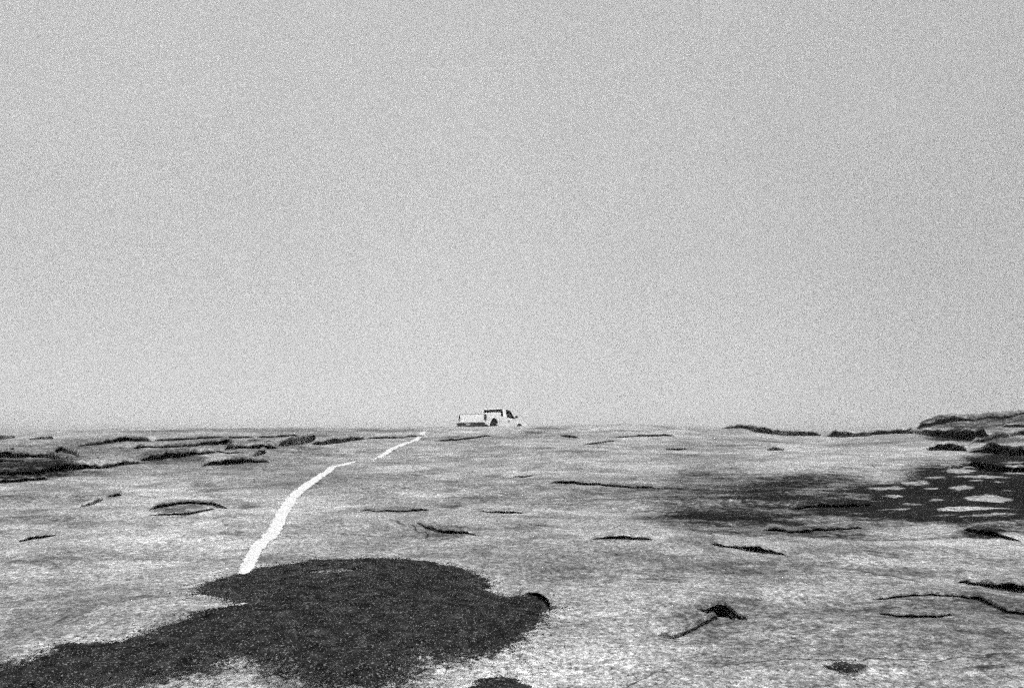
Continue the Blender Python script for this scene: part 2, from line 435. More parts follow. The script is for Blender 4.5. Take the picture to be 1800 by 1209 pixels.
# ------------------------------------------------------------------ the ground: one sheet, finer where the photograph looks
def build_ground():
    vs = np.concatenate([np.arange(1420, 990, -3.0), np.arange(990, 800, -1.15), np.arange(800, 757, -0.45)])
    rr = (EYE[2] - 0.256) / ((vs - HOR) / F + 0.04)
    rr = np.concatenate([[0.35, 0.8, 1.2, 1.6], rr[rr > 1.9]])
    rr = rr[rr < 36]
    rr = np.concatenate([rr, np.arange(36.05, 47, 0.11), 47 * 1.09 ** np.arange(0, 40)])
    rr = np.minimum(rr, 900); rr = np.unique(rr)
    t = np.concatenate([np.arange(-1100, -940, 8), np.arange(-940, 940, 1.7), np.arange(940, 1101, 8)]) / F
    ph = np.arctan(t)
    side = np.linspace(ph[-1], 2 * math.pi + ph[0], 80)[1:-1]
    ph = np.concatenate([ph, side])
    R, P = np.meshgrid(rr, ph, indexing='ij')
    # rows follow constant depth in front, circles elsewhere
    k = sstep(1.1, 0.6, np.abs(np.where(P > math.pi, P - 2 * math.pi, P)))
    Rr = R * (k / np.cos(np.clip(np.where(P > math.pi, P - 2 * math.pi, P), -1.1, 1.1)) + (1 - k))
    X, Y = Rr * np.sin(P), Rr * np.cos(P)
    Z = terrain(X, Y)
    st = np.where(Y > 1.5, stain(X, Y), 0)
    nr, nc = X.shape
    V = np.stack([X, Y, Z], -1).reshape(-1, 3)
    V = np.vstack([V, [[0, 0, 0.256]]])
    i = np.arange(nr - 1)[:, None] * nc; j = np.arange(nc)[None, :]; j2 = (j + 1) % nc
    Q = np.stack([i + j, i + j2, i + nc + j2, i + nc + j], -1).reshape(-1, 4)[:, ::-1]
    c = len(V) - 1
    jj = np.arange(nc)
    fan = np.stack([np.full(nc, c), jj, (jj + 1) % nc, (jj + 1) % nc], -1)
    me_faces = Q
    o = mesh_np("ground", V, me_faces, ROCK, attrs={"stain": np.append(st.ravel(), 0)})
    # close the small hole under the camera
    bm = bmesh.new(); bm.from_mesh(o.data); bm.verts.ensure_lookup_table()
    for q in range(nc):
        f = bm.faces.new((bm.verts[c], bm.verts[(q + 1) % nc], bm.verts[q])); f.smooth = True
    bm.to_mesh(o.data); bm.free()
    tag(o, "pale sandstone dome of rock rising gently to a bare crest", "ground", kind="structure")
    return o
build_ground()

# ------------------------------------------------------------------ ledges: undercut lips of rock with a dark hollow beneath
def ledge(name, pts, parent=None, lip=0.35, back=16.0, jag=1.0, away=None, seed=0, recess=5.0, minL=0.22, minlip=0.008, maxlip=0.07):
    P = []; G = []
    for (px, py, g) in pts:
        p = hit(px, py + g * 0.5); P.append(p); G.append(g * (1.1 if parent is None else 1.22) * p[1] / F)
    P = np.array(P); G = np.array(G)
    seg = np.r_[0, np.cumsum(np.hypot(np.diff(P[:, 0]), np.diff(P[:, 1])))]
    pix = np.r_[0, np.cumsum([math.hypot(pts[i + 1][0] - pts[i][0], pts[i + 1][1] - pts[i][1]) for i in range(len(pts) - 1)])]
    n = int(np.clip(pix[-1] / 1.6, 14, 220))
    s = np.interp(np.linspace(0, 1, n), pix / pix[-1], seg)
    sp = np.linspace(0, pix[-1], n)
    x = np.interp(sp, pix, P[:, 0]); y = np.interp(sp, pix, P[:, 1]); g = np.interp(sp, pix, G)
    # soften the polyline, then break it up
    ker = np.array([1, 2, 3, 2, 1.]); ker /= ker.sum()
    for arr in (x, y, g):
        pad = np.r_[2 * arr[0] - arr[2:0:-1], arr, 2 * arr[-1] - arr[-2:-4:-1]] if arr is not g else np.r_[arr[2:0:-1], arr, arr[-2:-4:-1]]
        arr[:] = np.convolve(pad, ker, 'valid')
    end = np.minimum(sstep(0, 0.10, np.linspace(0, 1, n)), sstep(1, 0.90, np.linspace(0, 1, n)))
    sc = y.mean() / F
    gs = g * end * (1 + 0.5 * jag * perlin(sp * 0.05 + seed * 9.1, sp * 0 + 3.3))
    g = np.maximum(gs * (1 + 0.22 * jag * perlin(sp * 0.09 + seed * 5.1, sp * 0 + 1.3)), 0)
    t = np.clip(lip * g.max(), minlip, maxlip) * end * (0.9 + 0.4 * perlin(sp * 0.06 + seed, sp * 0 + 8.8))
    jit = jag * (2.5 * perlin(sp * 0.08 + seed * 3.7, sp * 0 + 5.5) + 0.5 * perlin(sp * 0.2 + seed, sp * 0 + 2.2)) * sc
    if away is None:
        d = np.stack([x, y], -1) / np.hypot(x, y)[:, None]
    else:
        d = np.tile(np.array(away, float) / np.hypot(*away), (n, 1))
    hf = g + t; h = gs + t
    L = np.clip(back * h.max(), minL, 5.0) * (0.45 + 0.55 * np.sqrt(end)) * (1 + 0.2 * perlin(sp * 0.03 + seed, sp * 0 + 4.4))
    r = np.minimum(recess * np.maximum(g, 0.3 * g.max()), 0.75 * L)
    rows = []
    wt = [0.0, 0.012, 0.05, 0.12, 0.22, 0.34, 0.48, 0.64, 0.82, 1.0]
    for w in wt:                                             # the top of the slab, from its lip back into the rock
        jw = 2 * jit * max(0.0, 1 - w / 0.2)
        xx = x + d[:, 0] * (L * w + jw); yy = y + d[:, 1] * (L * w + jw)
        kf = max(0.0, 1 - w / 0.12)
        rise = (1 - sstep(0, 1.0, np.array(w))) * (h * (1 - kf) + hf * kf) - min(0.035, 0.22 * h.max()) * sstep(0.35, 1.0, np.array(w)) * (0.3 + h / h.max()) - 0.006 * (1 - end)
        if w == 0: rise = rise - 0.35 * t
        rough = 0.15 * h.max() * perlin(xx * 2.5 + seed, yy * 2.5)
        rows.append((xx, yy, terrain(xx, yy) + rise + rough * (0.2 + w) * (1 - w)))
    for w, q in ((0.97, -0.09), (0.30, None)):
        pass
    xx = x + d[:, 0] * L * 0.98; yy = y + d[:, 1] * L * 0.98
    rows.append((xx, yy, terrain(xx, yy) - 0.12))
    for w, k in ((1.0, -1), (0.85, 0.85), (0.45, 1.0), (0.12, 1.0), (0.0, 1.0)):   # the underside
        o = 0.010 * sc * 0
        jw = 2 * jit * (1 - w)
        xx = x + d[:, 0] * (r * w + jw); yy = y + d[:, 1] * (r * w + jw)
        zz = terrain(xx, yy) + (g * k if k > 0 else -0.08) - 0.004 * (1 - end)
        rows.append((xx, yy, zz))
    xx, yy, zz = rows[-1]
    rows[-1] = (xx - d[:, 0] * 0.0, yy, np.minimum(zz, rows[0][2] - 0.002))
    V = np.stack([np.stack(rw, -1) for rw in rows], 0)         # rows, n, 3
    nr = len(rows)
    V = V.reshape(-1, 3)
    i = np.arange(nr)[:, None] * n; i2 = ((np.arange(nr) + 1) % nr)[:, None] * n; j = np.arange(n - 1)[None, :]
    Q = np.stack([i + j, i + j + 1, i2 + j + 1, i2 + j], -1).reshape(-1, 4)
    base = np.array([x.mean(), y.mean(), float(terrain(x.mean(), y.mean()))])
    org = base if parent is None else np.array(parent.location)
    o = mesh_np(name, V - org, Q, ROCK, parent, smooth=True, attrs={"stain": stain(V[:, 0], V[:, 1])})
    bm = bmesh.new(); bm.from_mesh(o.data); bm.verts.ensure_lookup_table()
    for e in (0, n - 1):
        try: bm.faces.new([bm.verts[k * n + e] for k in range(nr)])
        except ValueError: pass
    bmesh.ops.recalc_face_normals(bm, faces=bm.faces)
    for f in bm.faces: f.smooth = True
    for e in bm.edges:
        if len(e.link_faces) == 2 and e.calc_face_angle(0) > math.radians(38): e.smooth = False
    bm.to_mesh(o.data); bm.free()
    if parent is None: o.location = base
    return o

def outcrop(name, label, anchor, ledges, **kw):
    c = hit(*anchor)
    root = empty(name, c)
    tag(root, label, "rock outcrop")
    for q, pts in enumerate(ledges):
        ledge("ledge", pts, root, seed=q + anchor[0] * 0.01, **kw)
    return root

outcrop("rock_outcrop", "broken pale slabs with dark undercut ledges along the left skyline", (250, 800), [
    [(130, 784, 1), (160, 782, 2), (190, 777, 5), (215, 773, 7), (240, 774, 5), (270, 774, 2)],
    [(232, 782, 3), (238, 787, 7), (246, 786, 3), (270, 786, 2), (320, 785, 3), (352, 782, 4), (388, 779, 6), (405, 777, 10), (414, 776, 5)],
    [(392, 789, 8), (402, 789, 9), (420, 787, 4), (436, 787, 3), (455, 786, 7), (480, 787, 5), (490, 786, 2)],
    [(488, 781, 7), (505, 781, 9), (520, 778, 9), (538, 775, 11), (553, 771, 12), (557, 769, 2)],
    [(545, 780, 3), (570, 779, 7), (590, 777, 7), (615, 773, 6), (645, 770, 2)],
    [(350, 819, 1), (372, 816, 6), (395, 814, 9), (425, 812, 7), (450, 812, 4), (480, 813, 1)],
    [(405, 806, 2), (432, 806, 3), (448, 801, 5), (465, 795, 6), (470, 793, 2)],
    [(238, 810, 4), (262, 808, 8), (290, 805, 8), (320, 801, 7), (350, 798, 5), (385, 795, 2)],
    [(262, 774, 1), (300, 773, 3), (345, 771, 2), (400, 769, 3), (455, 769, 1)],
    [(640, 771, 1), (680, 769, 3), (720, 767, 2), (752, 766, 1)],
    [(250, 800, 1), (290, 798, 3), (340, 794, 3), (400, 797, 2), (440, 798, 1)],
    [(450, 768, 2), (490, 767, 3), (520, 766, 3), (532, 767, 1)],
    [(432, 774, 1), (455, 775, 2), (480, 776, 1)],
])
outcrop("rock_outcrop", "dark layered rock bank at the far left edge", (70, 822), [
    [(-60, 804, 6), (5, 800, 9), (30, 803, 7), (60, 802, 4), (86, 803, 6), (104, 808, 6), (125, 811, 4), (142, 810, 1)],
    [(94, 795, 3), (106, 789, 7), (118, 794, 6), (134, 799, 6), (142, 804, 2)],
    [(-60, 816, 4), (0, 812, 5), (30, 815, 4), (50, 814, 2)],
    [(-50, 836, 4), (20, 834, 5), (70, 832, 6), (110, 824, 9), (145, 822, 8), (175, 822, 4), (205, 818, 5), (240, 814, 4), (262, 811, 2)],
    [(120, 814, 1), (160, 808, 3), (200, 805, 4), (236, 802, 2)],
    [(60, 826, 2), (110, 818, 5), (150, 815, 3), (190, 812, 1)],
    [(-40, 847, 3), (10, 846, 4), (60, 843, 4), (90, 840, 2)],
    [(-30, 772, 3), (5, 770, 5), (28, 767, 3)],
    [(50, 771, 2), (70, 771, 3), (95, 769, 3)],
    [(12, 791, 4), (20, 791, 5), (26, 792, 2)],
])
outcrop("rock_outcrop", "high dark layered rock bluff standing on the right skyline", (1700, 775), [
    [(1610, 751, 4), (1630, 748, 6), (1650, 744, 9), (1670, 741, 8), (1700, 739, 5), (1720, 739, 2)],
    [(1675, 737, 3), (1700, 737, 5), (1730, 736, 3), (1780, 734, 4), (1840, 731, 2)],
    [(1590, 761, 3), (1625, 762, 6), (1660, 765, 6), (1690, 768, 9), (1715, 768, 17), (1735, 764, 11), (1742, 763, 2)],
    [(1630, 789, 5), (1650, 788, 8), (1675, 788, 10), (1692, 789, 8), (1702, 792, 2)],
    [(1700, 794, 3), (1730, 793, 5), (1750, 792, 12), (1770, 797, 8), (1800, 798, 10), (1860, 798, 8)],
    [(1700, 782, 2), (1730, 775, 5), (1760, 768, 6), (1790, 763, 5), (1850, 760, 4)],
    [(1760, 750, 3), (1790, 749, 5), (1850, 748, 3)],
    [(1700, 815, 4), (1725, 822, 7), (1755, 826, 8), (1800, 828, 7), (1850, 828, 4)],
], back=12)
outcrop("rock_outcrop", "long thin dark ledge of broken rock along the right skyline dip", (1430, 766), [
    [(1264, 754, 1), (1290, 751, 3), (1312, 752, 4), (1332, 757, 8), (1360, 761, 6), (1395, 763, 7), (1440, 763, 5), (1448, 763, 1)],
    [(1450, 765, 2), (1470, 764, 8), (1500, 765, 6), (1540, 762, 5), (1570, 760, 5), (1600, 758, 6), (1618, 756, 2)],
])

LED = "dark ledges and cracks on the open rock"
def lone(label, pts, **kw):
    o = ledge("rock_ledge", pts, None, seed=pts[0][0] * 0.017, **kw)
    return tag(o, label, "rock ledge", LED)
lone("long thin dark crack curving across the middle of the slope", [(958, 849, 1), (985, 848, 4), (1020, 850, 4), (1060, 853, 4), (1100, 856, 3), (1142, 857, 3), (1160, 857, 1)])
lone("straight low dark ledge below the long curved crack", [(1035, 948, 1), (1065, 946, 5), (1090, 946, 6), (1120, 947, 5), (1152, 949, 2)])
lone("black wedge shaped ledge with a thin tail on either side", [(1243, 956, 1), (1262, 959, 4), (1290, 963, 4), (1315, 966, 7), (1332, 967, 11), (1345, 970, 8), (1365, 973, 4), (1388, 976, 2)], lip=0.2)
lone("thick black ledge running out at the lower right edge of the rock", [(1674, 1022, 3), (1700, 1024, 5), (1722, 1028, 4), (1745, 1032, 9), (1770, 1034, 14), (1800, 1037, 15), (1860, 1042, 12)], lip=0.2)
lone("upper rim of the oval dished hollow near the lower right", [(1520, 1052, 1), (1555, 1053, 4), (1600, 1048, 4), (1640, 1046, 3), (1690, 1050, 3), (1722, 1053, 6), (1745, 1064, 5), (1770, 1076, 5), (1810, 1080, 4), (1850, 1083, 2)], lip=0.6)
lone("lower rim of the oval dished hollow near the lower right", [(1540, 1078, 1), (1575, 1083, 4), (1610, 1084, 4), (1650, 1085, 5), (1670, 1081, 4), (1680, 1077, 1)], lip=0.6, back=8)
lone("shallow dark scoop in the slope below the middle", [(728, 919, 1), (745, 926, 4), (765, 933, 5), (800, 937, 6), (822, 938, 4), (842, 941, 1)], back=10)
lone("faint thin crack left of the oval grey stain", [(630, 896, 1), (665, 899, 2), (710, 899, 3), (740, 896, 4), (760, 896, 1)])
lone("low grey crack just right of the oval grey stain", [(840, 899, 1), (870, 900, 3), (900, 901, 4), (925, 901, 1)])
lone("short slanting black crack on the left slope", [(138, 891, 1), (152, 888, 4), (165, 884, 5), (172, 881, 5), (182, 876, 1)])
lone("small black nick above the short slanting crack", [(190, 873, 2), (200, 872, 6), (208, 871, 5), (214, 870, 1)])
lone("two pointed black crack at the left edge of the slope", [(28, 953, 1), (45, 950, 3), (56, 946, 6), (75, 944, 4), (102, 940, 1)])
lone("upper arched edge of the flaking ring of rock", [(255, 899, 1), (282, 890, 5), (310, 886, 5), (330, 884, 4), (352, 885, 4), (376, 887, 7), (392, 892, 5), (406, 893, 1)], back=6)
lone("lower flat edge of the flaking ring of rock", [(258, 905, 1), (285, 905, 3), (330, 904, 4), (352, 899, 4), (372, 895, 3), (382, 893, 1)], back=5)
lone("slanting dark crack under the truck side of the crest", [(985, 766, 1), (1000, 767, 4), (1010, 769, 4), (1018, 769, 1)])
lone("small slanting crack high on the slope", [(1022, 782, 1), (1050, 779, 3), (1076, 775, 2), (1084, 774, 1)])
lone("thin level crack close under the crest on the right", [(1075, 769, 1), (1110, 767, 2), (1165, 765, 4), (1192, 766, 1)])
lone("short level crack above the grey water stain", [(1168, 790, 1), (1195, 790, 3), (1210, 789, 1)])
lone("tiny dark crack set apart on the upper right slope", [(1348, 790, 1), (1362, 790, 5), (1376, 790, 3), (1380, 790, 1)])
lone("thin crack running into the black water stain", [(1388, 894, 1), (1420, 892, 5), (1455, 890, 5), (1500, 889, 4), (1540, 888, 2)])
lone("wavy crack below the black water stain", [(1335, 932, 1), (1362, 931, 5), (1390, 936, 3), (1420, 934, 6), (1450, 932, 4), (1510, 928, 3), (1525, 927, 1)])
lone("black ledge at the right edge below the water stain", [(1690, 930, 1), (1715, 935, 6), (1740, 938, 8), (1765, 944, 6), (1782, 949, 4), (1800, 951, 1)], lip=0.2)
lone("dark streak of a ledge leading right from the white stripe top", [(762, 775, 1), (790, 773, 3), (820, 771, 3), (850, 767, 2), (870, 765, 1)])
lone("small dark crack left of the long curved crack", [(900, 838, 1), (915, 838, 3), (940, 836, 1)])
# the black hollow with a ridge running down from it
def hollow(label):
    us = np.linspace(1198, 1312, 80)
    yl = np.array([MK * plane_y(np.interp(q, LIPE[:, 0], LIPE[:, 1])) for q in us])
    ker = np.array([1, 2, 3, 2, 1.]) / 9
    yl = np.convolve(np.r_[yl[:2], yl, yl[-2:]], ker, 'valid') + 0.006 * perlin(us * 0.2, us * 0 + 4)
    side = sstep(1198, 1210, us) * sstep(1312, 1300, us)
    rows = []
    ws = [0, 0.004, 0.012, 0.03, 0.06, 0.1, 0.15, 0.2, 0.25, 0.3, 0.33]
    for w in ws:
        yy = yl + w; xx = (us - 900) / F * yy
        ed = side * (1 - sstep(0.27, 0.33, np.array(w)))
        rows.append(np.stack([xx, yy, terrain(xx, yy, False) + 0.004 * ed - 0.010 * (1 - ed) - (0.004 if w == 0 else 0) + 0.003 * perlin(xx * 30, yy * 30) * ed], -1))
    for w in (0.33, 0.2, 0.1, 0.03, 0.006, 0.0):
        yy = yl + w; xx = (us - 900) / F * yy
        rows.append(np.stack([xx, yy, terrain(xx, yy, False) - 0.018], -1))
    n = len(us); nr = len(rows)
    V = np.concatenate(rows)
    i = np.arange(nr)[:, None] * n; i2 = ((np.arange(nr) + 1) % nr)[:, None] * n; j = np.arange(n - 1)[None, :]
    Q = np.stack([i + j, i + j + 1, i2 + j + 1, i2 + j], -1).reshape(-1, 4)
    base = V.mean(0)
    o = mesh_np("rock_ledge", V - base, Q, ROCK, attrs={"stain": stain(V[:, 0], V[:, 1])})
    o.location = base
    bm = bmesh.new(); bm.from_mesh(o.data); bm.verts.ensure_lookup_table()
    for e in (0, n - 1): bm.faces.new([bm.verts[k * n + e] for k in range(nr)])
    bmesh.ops.recalc_face_normals(bm, faces=bm.faces)
    for e in bm.edges:
        if len(e.link_faces) == 2 and e.calc_face_angle(0) > math.radians(38): e.smooth = False
    bm.to_mesh(o.data); bm.free()
    return tag(o, label, "rock ledge", LED)
hollow("small black hooded hollow in the bare rock right of the soil patch")
lone("low rounded rib of rock slanting down from the black hooded hollow", [(1166, 1119, 1), (1178, 1121, 6), (1190, 1121, 9), (1208, 1114, 9), (1226, 1106, 9), (1244, 1096, 10), (1256, 1089, 10), (1266, 1084, 6)], lip=0.6, back=2.0, jag=0.3, away=(-0.6, 0.8), minL=0.03, recess=1.2)

# ------------------------------------------------------------------ painted stripe
def stripe(label, pts):
    P = []; Wd = []
    for (px, py, w) in pts:
        p = hit(px, py); P.append(p); Wd.append(w * p[1] / F)
    P = np.array(P); Wd = np.array(Wd)
    pix = np.r_[0, np.cumsum([math.hypot(pts[i + 1][0] - pts[i][0], pts[i + 1][1] - pts[i][1]) for i in range(len(pts) - 1)])]
    n = int(pix[-1] / 1.2); sp = np.linspace(0, pix[-1], n)
    x = np.interp(sp, pix, P[:, 0]); y = np.interp(sp, pix, P[:, 1]); w = np.interp(sp, pix, Wd)
    m = 9
    ks = np.linspace(-0.5, 0.5, m)
    X = np.zeros((n, m)); Y = np.zeros((n, m))
    for j, k in enumerate(ks):
        e = 0.30 * perlin(sp * 0.17 + (11 if k > 0 else 40), sp * 0 + 2.2) + 0.22 * perlin(sp * 0.7 + (7 if k > 0 else 23), sp * 0 + 6.2)
        X[:, j] = x + 1.22 * w * k * (1 + 1.6 * e); Y[:, j] = y
    Z = terrain(X, Y) + 0.006
    base = P[0]
    V = np.stack([X, Y, Z], -1).reshape(-1, 3) - base
    i = np.arange(n - 1)[:, None] * m; j = np.arange(m - 1)[None, :]
    Q = np.stack([i + j, i + j + 1, i + m + j + 1, i + m + j], -1).reshape(-1, 4)
    across = np.tile(1 - (2 * np.abs(ks)) ** 2.5, n) * np.repeat(0.75 + 0.35 * sstep(0, 4, np.minimum(sp, sp[-1] - sp)), m) - 0.25
    o = mesh_np("painted_stripe", V, Q, LINE, attrs={"across": across})
    o.location = base
    return tag(o, label, "painted stripe", "white trail stripes on the rock")
stripe("long wide white painted stripe winding up from the dark soil patch", [(428, 1010, 20), (434, 999, 22), (441, 985, 23), (449, 968, 24), (460, 954, 25), (474, 944, 24), (484, 930, 22), (492, 912, 21), (502, 895, 20), (512, 878, 19), (526, 863, 18), (546, 848, 17), (566, 835, 14), (580, 825, 13), (588, 820, 14), (602, 817, 13), (618, 813, 8), (630, 811, 4), (648, 810, 3)])
stripe("short thin white painted stripe reaching the crest left of the truck", [(654, 809, 6), (668, 803, 9), (680, 796, 11), (690, 789, 12), (706, 782, 12), (720, 777, 11), (733, 771, 9), (741, 764, 9), (748, 758, 8)])

# ------------------------------------------------------------------ patches of dark crusted soil and moss
def pt_in_poly(px, py, poly):
    inside = np.zeros(px.shape, bool); j = len(poly) - 1
    for i in range(len(poly)):
        xi, yi = poly[i]; xj, yj = poly[j]
        c = ((yi > py) != (yj > py)) & (px < (xj - xi) * (py - yi) / (yj - yi + 1e-9) + xi)
        inside ^= c; j = i
    return inside
def poly_sd(px, py, poly):
    d = np.full(px.shape, 1e9); j = len(poly) - 1
    for i in range(len(poly)):
        ax, ay = poly[j]; bx, by = poly[i]; j = i
        vx, vy = bx - ax, by - ay
        t = np.clip(((px - ax) * vx + (py - ay) * vy) / (vx * vx + vy * vy + 1e-12), 0, 1)
        d = np.minimum(d, np.hypot(px - ax - t * vx, py - ay - t * vy))
    return np.where(pt_in_poly(px, py, poly), d, -d)

def soil_patch(label, pix_poly, fuzz, n_clump, cell, pale=(), soft=0.0, size=(0.0014, 0.0048)):
    W = np.array([hit(px, py)[:2] for (px, py) in pix_poly])
    lo = W.min(0) - 0.35; hi = W.max(0) + 0.35
    gx = np.arange(lo[0], hi[0], cell); gy = np.arange(lo[1], hi[1], cell)
    X, Y = np.meshgrid(gx, gy)
    sd = poly_sd(X, Y, W) + 0.05 * fbm(X, Y, 5, 3) + fuzz * 0.8 * fbm(X + 3, Y, 14, 2)
    thin = 0 * X
    for (a, b, rx, ry) in pale:
        c = hit(a, b); thin = sstep(1.35, 0.7, np.hypot((X - c[0]) / (rx * c[1] / F), (Y - c[1]) / ry) + 0.5 * fbm(X, Y, 9, 2))
    fz = fuzz * (1 + soft * sstep(4.6, 3.9, Y))
    cover = np.clip(0.5 + sd / (2 * fz), 0, 1.0) * (1 - 0.60 * thin)
    keep = sd > -1.2 * fz
    rise = np.clip(sd / 0.12, 0, 1) * 0.022 * (1 - thin) + 0.010 * fbm(X, Y, 11, 3) * np.clip(sd / 0.05, 0, 1) + 0.004 * fbm(X, Y, 40, 2)
    Z = terrain(X, Y) + np.maximum(np.where(sd > 0.0, rise, 0), 0) + 0.004
    idx = -np.ones(X.shape, int)
    q = keep[:-1, :-1] & keep[1:, :-1] & keep[:-1, 1:] & keep[1:, 1:]
    used = np.zeros(X.shape, bool)
    used[:-1, :-1] |= q; used[1:, :-1] |= q; used[:-1, 1:] |= q; used[1:, 1:] |= q
    idx[used] = np.arange(used.sum())
    Q = np.stack([idx[:-1, :-1][q], idx[:-1, 1:][q], idx[1:, 1:][q], idx[1:, :-1][q]], -1)
    base = np.array([W[:, 0].mean(), W[:, 1].mean(), float(terrain(W[:, 0].mean(), W[:, 1].mean()))])
    V = np.stack([X[used], Y[used], Z[used]], -1) - base
    o = mesh_np("soil_patch", V, Q, SOIL, smooth=True, attrs={"cover": cover[used]})
    o.location = base
    tag(o, label, "soil patch", kind="stuff")
    # clumps of moss and crumbs, thinning out past the edge
    N = n_clump * 5
    cx = rng.uniform(lo[0] - 0.1, hi[0] + 0.1, N); cy = rng.uniform(lo[1] - 0.1, hi[1] + 0.1, N)
    s = poly_sd(cx, cy, W) + 0.05 * fbm(cx, cy, 5, 3)
    for (a, b, rx, ry) in pale:
        c = hit(a, b); s = np.minimum(s, (np.hypot((cx - c[0]) / (rx * c[1] / F), (cy - c[1]) / ry) - 1) * 0.10 + 0.004)
    clus = 0.5 + 1.1 * fbm(cx, cy, 7, 2)
    prob = np.where(s > 0, 0.85 * np.clip(0.15 + s / (fuzz * (1 + soft * sstep(4.6, 3.9, cy))), 0, 1), np.exp(s / max(fuzz * 0.7, 0.01)) * 0.9 * np.clip(clus, 0.05, 1))
    near_pale = np.zeros(N, bool)
    for (a, b, rx, ry) in pale:
        c = hit(a, b); near_pale |= np.hypot((cx - c[0]) / (rx * c[1] / F), (cy - c[1]) / ry) < 1.25
    k = rng.random(N) < prob
    near_pale = near_pale[k][:n_clump]
    cx, cy, s = cx[k][:n_clump], cy[k][:n_clump], s[k][:n_clump]
    n = len(cx)
    octa = np.array([(1, 0, 0), (0.5, 0.87, 0), (-0.5, 0.87, 0), (-1, 0, 0), (-0.5, -0.87, 0), (0.5, -0.87, 0), (0.45, 0.26, 0.8), (-0.45, 0.26, 0.8), (0, -0.52, 0.8)])
    fc = np.array([(0, 1, 6), (1, 2, 7), (1, 7, 6), (2, 3, 7), (3, 4, 7), (4, 8, 7), (4, 5, 8), (5, 0, 8), (0, 6, 8), (6, 7, 8)])
    sz = rng.uniform(size[0], size[1], n) * rng.uniform(0.6, 1.5, n)
    ang = rng.uniform(0, 6.28, n)
    jit = 1 + rng.uniform(-0.35, 0.35, (n, 9, 3))
    O = octa[None] * jit
    ca, sa = np.cos(ang)[:, None], np.sin(ang)[:, None]
    ox = (O[:, :, 0] * ca - O[:, :, 1] * sa) * sz[:, None] * 1.4; oy = (O[:, :, 0] * sa + O[:, :, 1] * ca) * sz[:, None] * 1.2
    oz = O[:, :, 2] * sz[:, None] * 1.1
    bz = terrain(cx, cy) + np.where(s > 0, np.where(near_pale, 0.0, np.clip(s / 0.12, 0, 1)) * 0.022 + 0.002, -0.001)
    VV = np.stack([ox + cx[:, None], oy + cy[:, None], oz + bz[:, None]], -1).reshape(-1, 3) - base
    FF = (fc[None] + (np.arange(n) * 9)[:, None, None]).reshape(-1, 3)
    c = mesh_np("clumps", VV, FF, CLUMP, o, smooth=False)
    c["kind"] = "stuff"
    return o, base

MAIN = [(-260, 1262), (-60, 1200), (0, 1180), (60, 1163), (92, 1150), (105, 1135), (150, 1132), (210, 1129), (258, 1118), (272, 1106), (320, 1092), (350, 1078), (400, 1068), (435, 1062), (400, 1052),
        (352, 1044), (344, 1036), (372, 1024), (420, 1011), (470, 999), (520, 989), (590, 985), (660, 983), (720, 985), (770, 991), (812, 1001), (842, 1013), (858, 1026), (850, 1036),
        (862, 1046), (885, 1051), (908, 1050), (925, 1045), (945, 1045), (960, 1054), (966, 1066), (952, 1078), (944, 1092), (934, 1106), (915, 1122), (880, 1138), (835, 1150), (795, 1157), (760, 1152), (735, 1140),
        (745, 1152), (720, 1160), (700, 1178), (680, 1200), (640, 1206), (560, 1200), (510, 1178), (470, 1160), (420, 1154), (380, 1162), (330, 1182), (260, 1198), (180, 1206), (80, 1212), (-120, 1290)]
main_patch, main_base = soil_patch("large dark patch of crusted soil and moss spread over the pale rock in front", MAIN, 0.065, 60000, 0.011, pale=[(583, 1006, 46, 0.15)], soft=5.0)
soil_patch("small dark soil patch cut by the bottom edge below the large one", [(835, 1204), (860, 1196), (885, 1193), (905, 1196), (930, 1206), (960, 1230), (930, 1260), (850, 1260), (815, 1225)], 0.03, 1500, 0.009)
soil_patch("small dark lens of soil on the bare rock near the lower right", [(1458, 1173), (1475, 1168), (1500, 1168), (1518, 1172), (1506, 1180), (1490, 1184), (1474, 1181)], 0.04, 900, 0.008)
lone("black crescent rim at the right tip of the large soil patch", [(908, 1052, 2), (918, 1050, 6), (930, 1048, 10), (944, 1049, 11), (955, 1055, 13), (964, 1063, 13), (968, 1071, 10), (966, 1079, 2)], lip=0.15, back=9, jag=0.2, recess=4)

# ------------------------------------------------------------------ grit and crumbs of rock lying about in front
def grit():
    n = 1500
    y = 3.2 + 7.5 * rng.random(n) ** 1.7; x = rng.uniform(-0.75, 0.75, n) * y
    keep = fbm(x, y, 0.9, 2) + rng.uniform(-0.5, 0.5, n) > 0.0
    x, y = x[keep], y[keep]; n = len(x)
    octa = np.array([(1, 0, 0), (0.5, 0.87, 0), (-0.5, 0.87, 0), (-1, 0, 0), (-0.5, -0.87, 0), (0.5, -0.87, 0), (0.45, 0.26, 0.7), (-0.45, 0.26, 0.7), (0, -0.52, 0.7)])
    fc = np.array([(0, 1, 6), (1, 2, 7), (1, 7, 6), (2, 3, 7), (3, 4, 7), (4, 8, 7), (4, 5, 8), (5, 0, 8), (0, 6, 8), (6, 7, 8)])
    sz = 0.0025 + 0.006 * rng.random(n) ** 4
    O = octa[None] * (1 + rng.uniform(-0.4, 0.4, (n, 9, 3)))
    z = terrain(x, y) - 0.001
    V = np.stack([O[:, :, 0] * sz[:, None] * 1.3 + x[:, None], O[:, :, 1] * sz[:, None] + y[:, None], O[:, :, 2] * sz[:, None] + z[:, None]], -1).reshape(-1, 3)
    Fc = (fc[None] + (np.arange(n) * 9)[:, None, None]).reshape(-1, 3)
    o = mesh_np("grit", V, Fc, simple("weathered_dark_grit", 0.13, 1.0, 0.05, 9, 0.9), smooth=False)
    tag(o, "fine dark grit sprinkled over the bare rock in front", "grit", kind="stuff")
grit()

